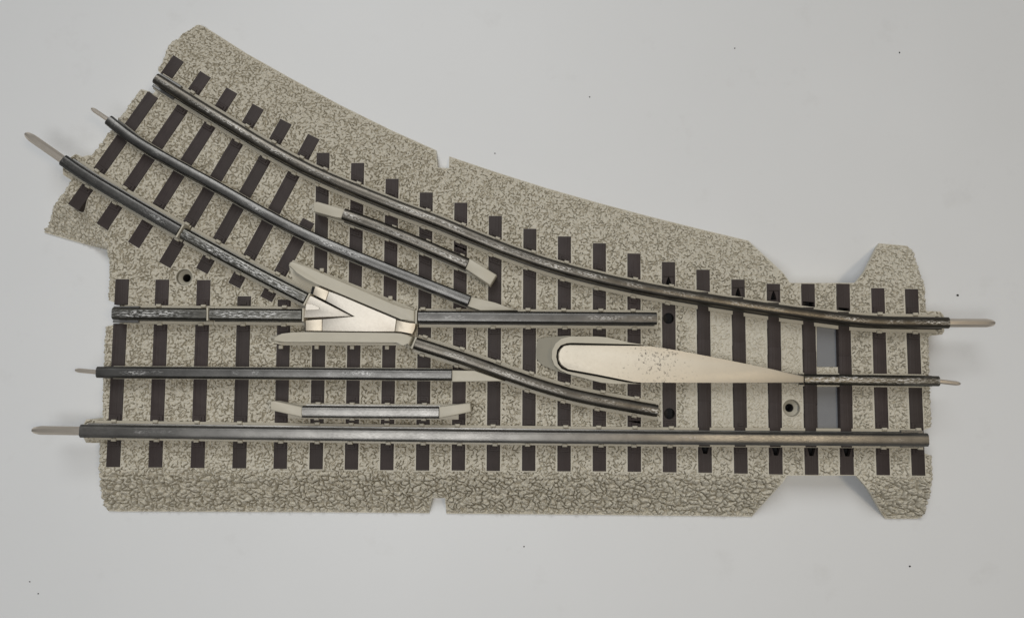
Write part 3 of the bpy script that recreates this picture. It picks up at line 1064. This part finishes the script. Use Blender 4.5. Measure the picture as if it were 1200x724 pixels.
ZS = 14.3
blade_px = [(942.7,440.2),(900,431.4),(850,421.3),(800,411.6),(772,406.9),(762,405.7),(740,405.2),(668,403.8),(661,404.9),(656.6,408.9),(654.2,414),(654.3,421.5),(657.2,427.2),(661.5,430.9),(666,432.4),(700,438.6),(735,445.7),(742,447.2),(752,448.0),(850,448.4),(942.7,448.8)]
pc = P(769, 417, ZS)
M_BLADE = mat_plate('satin_nickel_blade', (0.595, 0.545, 0.455), 0.55, 0.85, pc, 1500, 0.000006)
bm = bmesh.new()
prism(bm, pxs(blade_px, ZS), 11.3, ZS, 0.32, 3)
blade = from_bm('switch_blade', bm, M_BLADE, ROOT, 40)

# ------------------------------------------------------------------ blue-grey plates under the two openings, screw holes
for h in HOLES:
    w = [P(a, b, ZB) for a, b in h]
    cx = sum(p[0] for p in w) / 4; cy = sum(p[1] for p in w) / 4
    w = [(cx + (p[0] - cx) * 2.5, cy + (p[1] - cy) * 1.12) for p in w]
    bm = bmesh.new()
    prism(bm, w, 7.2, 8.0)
    from_bm('slot_plate', bm, M_SLOT, ROOT, 40)

for c, r in screw_w:
    bm = bmesh.new()
    n = 40
    prof = [(r / MM, 8.95), (r / MM - 0.15, 8.95), (r / MM - 0.28, 7.9), (r / MM - 0.55, 7.8), (1.32, 7.3), (1.22, 7.1), (1.2, 2.5)]
    rings = [[bm.verts.new((c[0] + math.cos(2 * math.pi * k / n) * q * MM, c[1] + math.sin(2 * math.pi * k / n) * q * MM, zz * MM)) for k in range(n)] for q, zz in prof]
    for i in range(len(rings) - 1):
        for k in range(n):
            bm.faces.new((rings[i][k], rings[i][(k + 1) % n], rings[i + 1][(k + 1) % n], rings[i + 1][k]))
    bm.faces.new(rings[-1])
    sh = from_bm('screw_hole', bm, M_WASHER, ROOT, 30)
    sh.data.materials.append(M_DARK)  # shade down the bore put into the colour below the ring
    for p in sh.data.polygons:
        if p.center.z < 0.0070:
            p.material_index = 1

# ------------------------------------------------------------------ table
bm = bmesh.new()
bmesh.ops.create_grid(bm, x_segments=8, y_segments=8, size=0.9)
me = bpy.data.meshes.new('tabletop')
bm.to_mesh(me)
bm.free()
table = link('tabletop', me, M_TABLE, None)
table['kind'] = 'structure'

# crumbs of dirt lying on the table
M_CRUMB = mat_plastic('dark_crumb', (0.035, 0.03, 0.028), 0.8)
CRUMBS = [
 ((1122,346), 0.62, 'largest dark crumb on the white table, right of the upper right rail pin'),
 ((1054,62), 0.42, 'dark crumb alone on the white table near the upper right corner'),
 ((580,180), 0.36, 'tiny dark crumb on the table just above the curved edge, right of its notch'),
 ((691,114), 0.34, 'tiny dark crumb on the table in the upper middle, halfway to the picture edge'),
 ((861,57), 0.34, 'tiny grey crumb on the table between the curved edge and the top right'),
 ((614,640), 0.36, 'tiny dark crumb on the table below the lower notch of the ballast'),
 ((1066,663), 0.46, 'dark crumb on the table below the lower right ear of the ballast'),
 ((35,681), 0.34, 'upper one of two dark crumbs in the lower left corner of the table'),
 ((45,695), 0.34, 'lower one of two dark crumbs in the lower left corner of the table'),
]
for (px_, py_), r, lab in CRUMBS:
    bm = bmesh.new()
    bmesh.ops.create_icosphere(bm, subdivisions=2, radius=r * 0.5 * MM)
    for v in bm.verts:
        v.co *= 1 + random.uniform(-0.25, 0.25)
        v.co.z *= 0.6
        v.co.x *= 1.25
    zmin = min(v.co.z for v in bm.verts)
    for v in bm.verts:
        v.co.z -= zmin
    o = from_bm('crumb', bm, M_CRUMB, None, 60)
    w = P(px_, py_, 0)
    o.location = (w[0], w[1], 0)
    o.rotation_euler = (0, 0, random.uniform(0, 3))
    o['label'] = lab
    o['category'] = 'crumb'
    o['group'] = 'crumbs of dirt on the table'

# ------------------------------------------------------------------ camera
cam = bpy.data.cameras.new('camera')
co = bpy.data.objects.new('camera', cam)
COL.objects.link(co)
cam.sensor_fit = 'HORIZONTAL'
cam.sensor_width = 36.0
cam.lens = F / 1200.0 * 36.0
cam.clip_start = 0.005
cam.clip_end = 50
co.location = (-OX, -OY, CAM_H)
co.rotation_euler = (TILT, 0, 0)
scene.camera = co

# ------------------------------------------------------------------ light
w = bpy.data.worlds.new('World')
scene.world = w
w.use_nodes = True
bg = w.node_tree.nodes['Background']
bg.inputs[0].default_value = (0.97, 0.985, 1.0, 1)
bg.inputs[1].default_value = 0.12

def lamp(name, loc, target, size, power, col, size_y=None):
    l = bpy.data.lights.new(name, 'AREA')
    l.shape = 'RECTANGLE' if size_y else 'DISK'
    l.size = size
    if size_y:
        l.size_y = size_y
    l.energy = power
    l.color = col
    o = bpy.data.objects.new(name, l)
    COL.objects.link(o)
    o.location = loc
    d = Vector(target) - Vector(loc)
    o.rotation_euler = d.to_track_quat('-Z', 'Y').to_euler()
    return o
lamp('ceiling_lamp', (-0.26, 0.93, 1.30), (0, 0, 0), 0.64, 10.0, (0.97, 0.985, 1.0), 0.8)
lamp('near_fill', (-0.09, -0.07, 0.42), (-0.01, -0.03, 0), 0.19, 0.55, (0.975, 0.985, 1.0))  # unseen low fill, added for the falloff to the corners and rail glints
lamp('warm_lamp', (0.26, -0.02, 0.62), (0.06, 0, 0), 0.12, 0.55, (1.0, 0.84, 0.62))

scene.view_settings.view_transform = 'Standard'
scene.view_settings.look = 'None'
scene.view_settings.exposure = 0
scene.view_settings.gamma = 1
